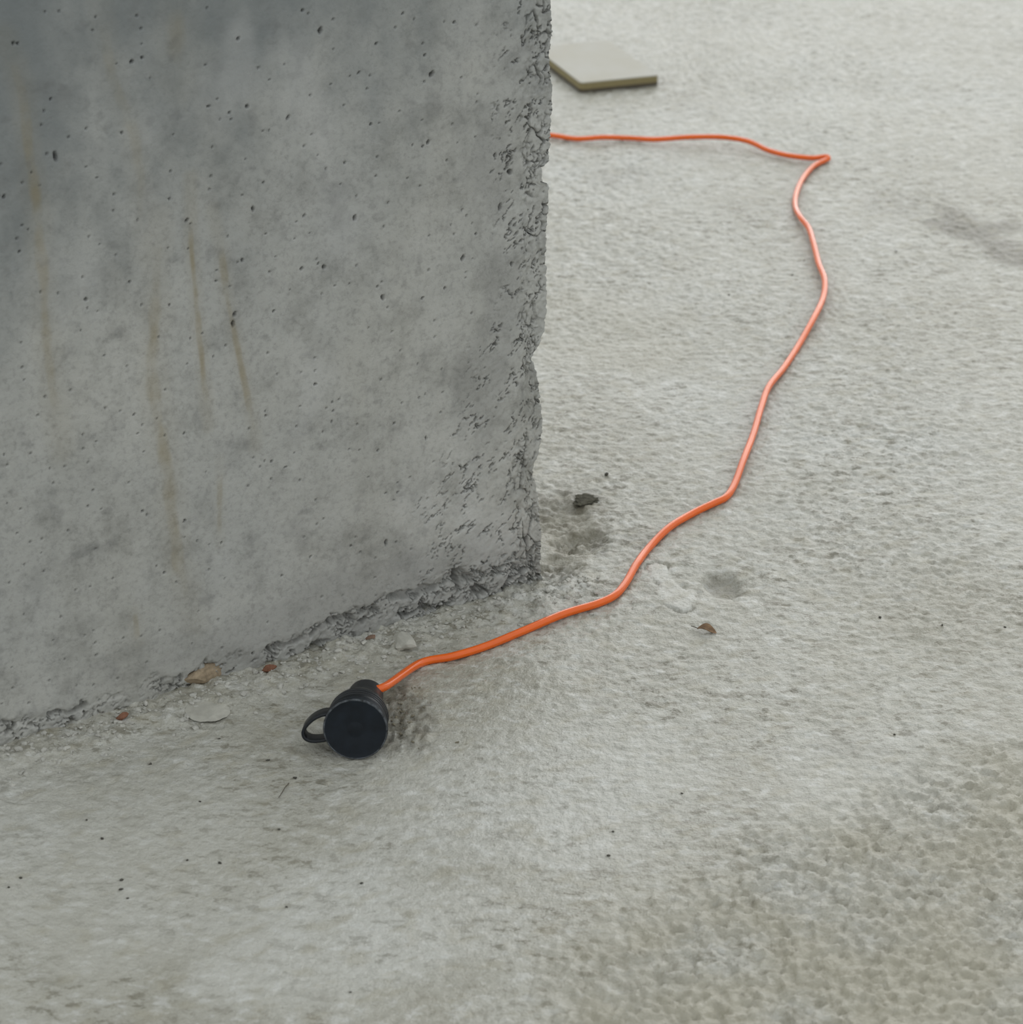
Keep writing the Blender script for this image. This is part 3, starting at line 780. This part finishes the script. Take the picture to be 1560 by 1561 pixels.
def ribbon(name, pts2, s0, s1, thick, mat, parent):
    """flat band: pts2 in (E1, E2) metres, spanning s0..s1 back from the lid face"""
    base = PLUG - Vector(cord.location)
    pth = smooth_path([(a, b, 0) for a, b in pts2], 0.0012)
    verts, faces = [], []
    n = len(pth)
    for i, p in enumerate(pth):
        t = (pth[min(i + 1, n - 1)] - pth[max(i - 1, 0)]).normalized()
        nn = Vector((-t.y, t.x, 0))
        for off, s in ((0.5, s0), (0.5, s1), (-0.5, s1), (-0.5, s0)):
            q = p + nn * off * thick
            verts.append(base + E1 * q.x + E2 * q.y - A * s)
    for i in range(n - 1):
        for k in range(4):
            k2 = (k + 1) % 4
            faces.append((i * 4 + k, i * 4 + k2, (i + 1) * 4 + k2, (i + 1) * 4 + k))
    faces.append((3, 2, 1, 0)); faces.append(tuple((n - 1) * 4 + k for k in range(4)))
    o = mesh_from(name, verts, faces, mat, parent)
    bm = bmesh.new(); bm.from_mesh(o.data); bmesh.ops.recalc_face_normals(bm, faces=bm.faces); bm.to_mesh(o.data); bm.free()
    o.data.polygons.foreach_set('use_smooth', [True] * len(o.data.polygons))
    md = o.modifiers.new('bevel', 'BEVEL'); md.width = 0.0006; md.segments = 2; md.limit_method = 'ANGLE'
    mod = o.modifiers.new('edges', 'EDGE_SPLIT'); mod.split_angle = math.radians(45)
    return o

lathe('lid_rim', [(0.0001, 0.0238), (-0.0001, 0.0244), (0.0006, 0.0251), (0.0014, 0.0252), (0.0018, 0.0250)], dust_rim_mat, lid, seg=96)
ribbon('lid_strap', [(-0.0205, 0.0105), (-0.0265, 0.0095), (-0.0330, 0.0060), (-0.0385, 0.0005), (-0.0412, -0.0050), (-0.0400, -0.0098),
                     (-0.0355, -0.0122), (-0.0295, -0.0122), (-0.0235, -0.0110), (-0.0195, -0.0100)], 0.0035, 0.0165, 0.0026, rubber_mat, lid)

# ------------------------------------------------------------------ offcut of board in the background
def build_board():
    e = Vector((0.945, 0.328, 0)); f = Vector((-0.328, 0.945, 0))
    N = Vector((0.1005, 3.3532, 0))
    W, L, T = 0.123, 0.205, 0.0165
    root = bpy.data.objects.new('board_offcut', None); link(root)
    root.location = N; root.rotation_euler = (0, 0, math.atan2(e.y, e.x)); root.empty_display_size = 0.05
    tag(root, 'dusty offcut of plywood board lying flat behind the concrete wall', 'board')
    M = Mat('plywood_edge'); co = M.coord()
    sep = M.n('ShaderNodeSeparateXYZ'); M.l(co, sep.inputs[0])
    stripe = M.math('DIVIDE', sep.outputs['Z'], T)
    c = M.ramp(stripe, [(0.0, (0.085, 0.070, 0.045)), (0.34, (0.085, 0.070, 0.045)), (0.40, (0.24, 0.195, 0.090)), (0.86, (0.25, 0.21, 0.10)), (0.92, (0.28, 0.25, 0.16))])
    c = M.mix(0.5, c, M.ramp(M.noise(co, 90.0, 4, 0.6, stretch=(1, 1, 4)), [(0.3, (0.7, 0.7, 0.7)), (0.7, (1.1, 1.1, 1.1))]), 'MULTIPLY')
    M.colour(c); M.rough(0.75)
    D = Mat('dusty_board_face'); cd = D.coord()
    D.colour(D.ramp(D.noise(cd, 14.0, 5, 0.6), [(0.3, (0.385, 0.360, 0.295)), (0.7, (0.42, 0.405, 0.36))]))
    D.rough(0.62)
    D.b.inputs['Specular IOR Level'].default_value = 0.4
    # core, slightly uneven outline with worn corners
    out = [(0.004, 0.0), (W - 0.003, 0.0), (W, 0.003), (W + 0.001, L * 0.5), (W, L - 0.004), (W - 0.004, L), (0.003, L), (0.0, L - 0.003), (-0.001, L * 0.5), (0.0, 0.004)]
    def slab(name, z0, z1, inset, mat):
        bm = bmesh.new()
        vs = [bm.verts.new((min(max(x, inset), W - inset), min(max(y, inset), L - inset), z0)) for x, y in out]
        fc = bm.faces.new(vs)
        r = bmesh.ops.extrude_face_region(bm, geom=[fc])
        bmesh.ops.translate(bm, verts=[v for v in r['geom'] if isinstance(v, bmesh.types.BMVert)], vec=(0, 0, z1 - z0))
        bmesh.ops.recalc_face_normals(bm, faces=bm.faces)
        bmesh.ops.bevel(bm, geom=list(bm.edges), offset=0.0005, segments=1, affect='EDGES')
        me = bpy.data.meshes.new(name); bm.to_mesh(me); bm.free(); me.materials.append(mat)
        return link(bpy.data.objects.new(name, me), root)
    slab('core', 0.001, T - 0.0012, 0.0, M.m)
    slab('face_veneer', T - 0.0014, T, 0.0006, D.m)

build_board()

# ------------------------------------------------------------------ small loose things
rng = np.random.RandomState(12)

def chunk_mesh(name, size, mat, seed, sub=2, jag=0.28):
    bm = bmesh.new()
    bmesh.ops.create_icosphere(bm, subdivisions=sub, radius=1.0)
    r = np.random.RandomState(seed)
    for k in range(9):                       # knock flat facets off
        nrm = Vector(r.normal(size=3)).normalized(); dcut = 0.55 + 0.3 * r.rand()
        for v in bm.verts:
            t = v.co.dot(nrm) - dcut
            if t > 0: v.co -= nrm * t * 0.92
    for v in bm.verts:
        v.co *= 1 + jag * (r.rand() - 0.5)
        v.co = Vector((v.co.x * size[0], v.co.y * size[1], v.co.z * size[2]))
    me = bpy.data.meshes.new(name); bm.to_mesh(me); bm.free()
    me.materials.append(mat)
    return me

def lay(name, me, xy, rz, sink, label, cat, group=None):
    o = bpy.data.objects.new(name, me); link(o)
    zmin = min(v.co.z for v in me.vertices)
    o.location = (xy[0], xy[1], fz(*xy) - zmin - sink)
    o.rotation_euler = (0, 0, rz)
    return tag(o, label, cat, group)

lay('brick_chip', chunk_mesh('brick_chip', (0.0070, 0.0030, 0.0030), brick_mat, 3), CHIP1, 0.55, 0.0012,
    'small rust red brick chip at the foot of the wall, leftmost of the three', 'brick chip', 'brick chips along the wall foot')
lay('brick_chip', chunk_mesh('brick_chip', (0.0068, 0.0032, 0.0036), brick_mat, 5), CHIP2, 0.6, 0.0012,
    'dark red oval brick chip between the tan mortar lump and the black socket', 'brick chip', 'brick chips along the wall foot')
lay('brick_chip', chunk_mesh('brick_chip', (0.0062, 0.0026, 0.0028), brick_brown_mat, 8), CHIP3, 0.6, 0.0012,
    'slim brown brick chip at the wall foot just above the orange cable', 'brick chip', 'brick chips along the wall foot')
lay('mortar_lump', chunk_mesh('mortar_lump', (0.0260, 0.0100, 0.0095), tan_mat, 41, 3, 0.10), TAN, 0.58, 0.003,
    'tan mortar lump stuck in the torn foot of the concrete wall', 'mortar lump')
lay('cement_flake', chunk_mesh('cement_flake', (0.0200, 0.0210, 0.0030), pale_mat, 14, 3, 0.16), LUMP, 0.35, 0.0034,
    'broad flat pale cement flake on the floor below the tan mortar lump', 'cement flake')
lay('cement_flake', chunk_mesh('cement_flake', (0.0105, 0.0135, 0.0065), pale_mat, 33, 2, 0.30), FLAKE, 0.5, 0.003,
    'angular pale cement flake between the wall foot and the orange cable', 'cement flake')
lay('soil_clod', chunk_mesh('soil_clod', (0.0110, 0.0130, 0.0026), clod_mat, 21, 3, 0.60), CLOD, -0.5, 0.0031,
    'dark damp clod of soil lying on the floor beyond the wall corner', 'soil clod')
lay('pebble', chunk_mesh('pebble', (0.0022, 0.0026, 0.0018), grit_mat, 23), PEBBLE, 0.0, 0.0004,
    'tiny round dark pebble beyond the dark soil clod', 'pebble')

def build_leaf():
    """shrivelled brown leaf scrap, curled up at the sides, with a short stalk"""
    verts, faces = [], []
    n, m = 13, 7
    for i in range(n):
        t = i / (n - 1)
        w = 0.0046 * math.sin(math.pi * min(t * 0.97 + 0.02, 1)) ** 0.7
        for j in range(m):
            s = j / (m - 1) * 2 - 1
            verts.append((0.017 * t - 0.008, w * s, 0.0012 + 0.0030 * abs(s) ** 2 * math.sin(math.pi * t) + 0.0012 * math.sin(5 * t)))
    for i in range(n - 1):
        for j in range(m - 1):
            faces.append((i * m + j, (i + 1) * m + j, (i + 1) * m + j + 1, i * m + j + 1))
    o = mesh_from('dry_leaf', verts, faces, leaf_mat)
    o.location = (LEAF[0], LEAF[1], fz(*LEAF) + 0.0005)
    o.rotation_euler = (0, 0, -0.35)
    md = o.modifiers.new('thick', 'SOLIDIFY'); md.thickness = 0.0005
    tag(o, 'shrivelled brown dry leaf scrap on the floor right of the orange cable', 'leaf')
    st = tube('stalk', [Vector((-0.0075, 0, 0.0012)), Vector((-0.011, 0.0008, 0.0014)), Vector((-0.014, 0.0020, 0.0012))], 0.0004, twig_mat, o, 6)

build_leaf()

def build_twig():
    p = [Vector((-0.0030, -0.0100, 0.0)), Vector((-0.0008, -0.003, 0.0004)), Vector((0.0006, 0.003, 0.0003)), Vector((0.0030, 0.0095, 0.0))]
    o = tube('twig', smooth_path(p, 0.001), 0.00035, twig_mat, None, 6)
    o.location = (TWIG[0], TWIG[1], fz(*TWIG) + 0.0006)
    tag(o, 'thin dry splinter lying on the floor left of the black socket', 'twig')

build_twig()

KEEP = np.array([(p.x, p.y) for p in path[::2]] + [tuple((PLUG - A * s)[:2]) for s in (0.0, 0.02, 0.04)])

def clear(x, y, s):
    d = np.hypot(KEEP[:, 0] - x, KEEP[:, 1] - y)
    return d[:-3].min() > CABLE_R + 2 * s and d[-3:].min() > 0.026

def crumbs(name, spots, mat, label):
    """uncountable crumbs, joined"""
    bm = bmesh.new(); bmesh.ops.create_icosphere(bm, subdivisions=1, radius=1.0)
    base = np.array([v.co[:] for v in bm.verts]); fc = [[v.index for v in f.verts] for f in bm.faces]; bm.free()
    V, Fs, k = [], [], 0
    for x, y, s in [q for q in spots if clear(*q)]:
        r = rng.rand(len(base), 1) * 0.6 + 0.7
        sc = np.array([1 + 0.5 * rng.rand(), 0.7 + 0.5 * rng.rand(), 0.55 + 0.3 * rng.rand()]) * s
        a = rng.rand() * 6.28; R = np.array([[math.cos(a), -math.sin(a), 0], [math.sin(a), math.cos(a), 0], [0, 0, 1]])
        P = (base * r * sc) @ R.T + np.array([x, y, 0])
        V.append((P, x, y, sc[2])); Fs += [[i + k for i in f] for f in fc]; k += len(base)
    hz = floor_height(np.array([v[1] for v in V]), np.array([v[2] for v in V]))
    pts = np.concatenate([p + np.array([0, 0, h + 0.25 * sz]) for (p, x, y, sz), h in zip(V, hz)])
    o = mesh_from(name, pts, Fs, mat, None, False)
    return tag(o, label, 'rubble', kind='stuff')

spots = []
for i in range(800):
    u = -0.56 + 0.60 * rng.rand(); q = 0.003 + abs(rng.normal()) * 0.026
    s = 0.0007 + 0.0022 * rng.rand() ** 3
    if u > -0.02: q = abs(q) + 0.004
    p = CORNER + ALONG * u + NORMAL * q
    spots.append((p[0], p[1], s))
crumbs('cement_crumbs', spots, crumb_mat, 'pale cement crumbs scattered along the foot of the concrete wall')
spots = []
for x, y in SPECKS:
    spots.append((x + 0.001, y, 0.0009 + 0.0005 * rng.rand()))
crumbs('dark_grit', spots, grit_mat, 'dark grit grains sprinkled over the cement floor in front of the wall')
spots = []
for i in range(110):
    spots.append((DIRT[0] + rng.normal() * 0.012, DIRT[1] + rng.normal() * 0.024, 0.0005 + 0.0010 * rng.rand() ** 2))
crumbs('dirt_grains', spots, dirt_mat, 'brown gritty dirt heaped on the floor right beside the black socket')
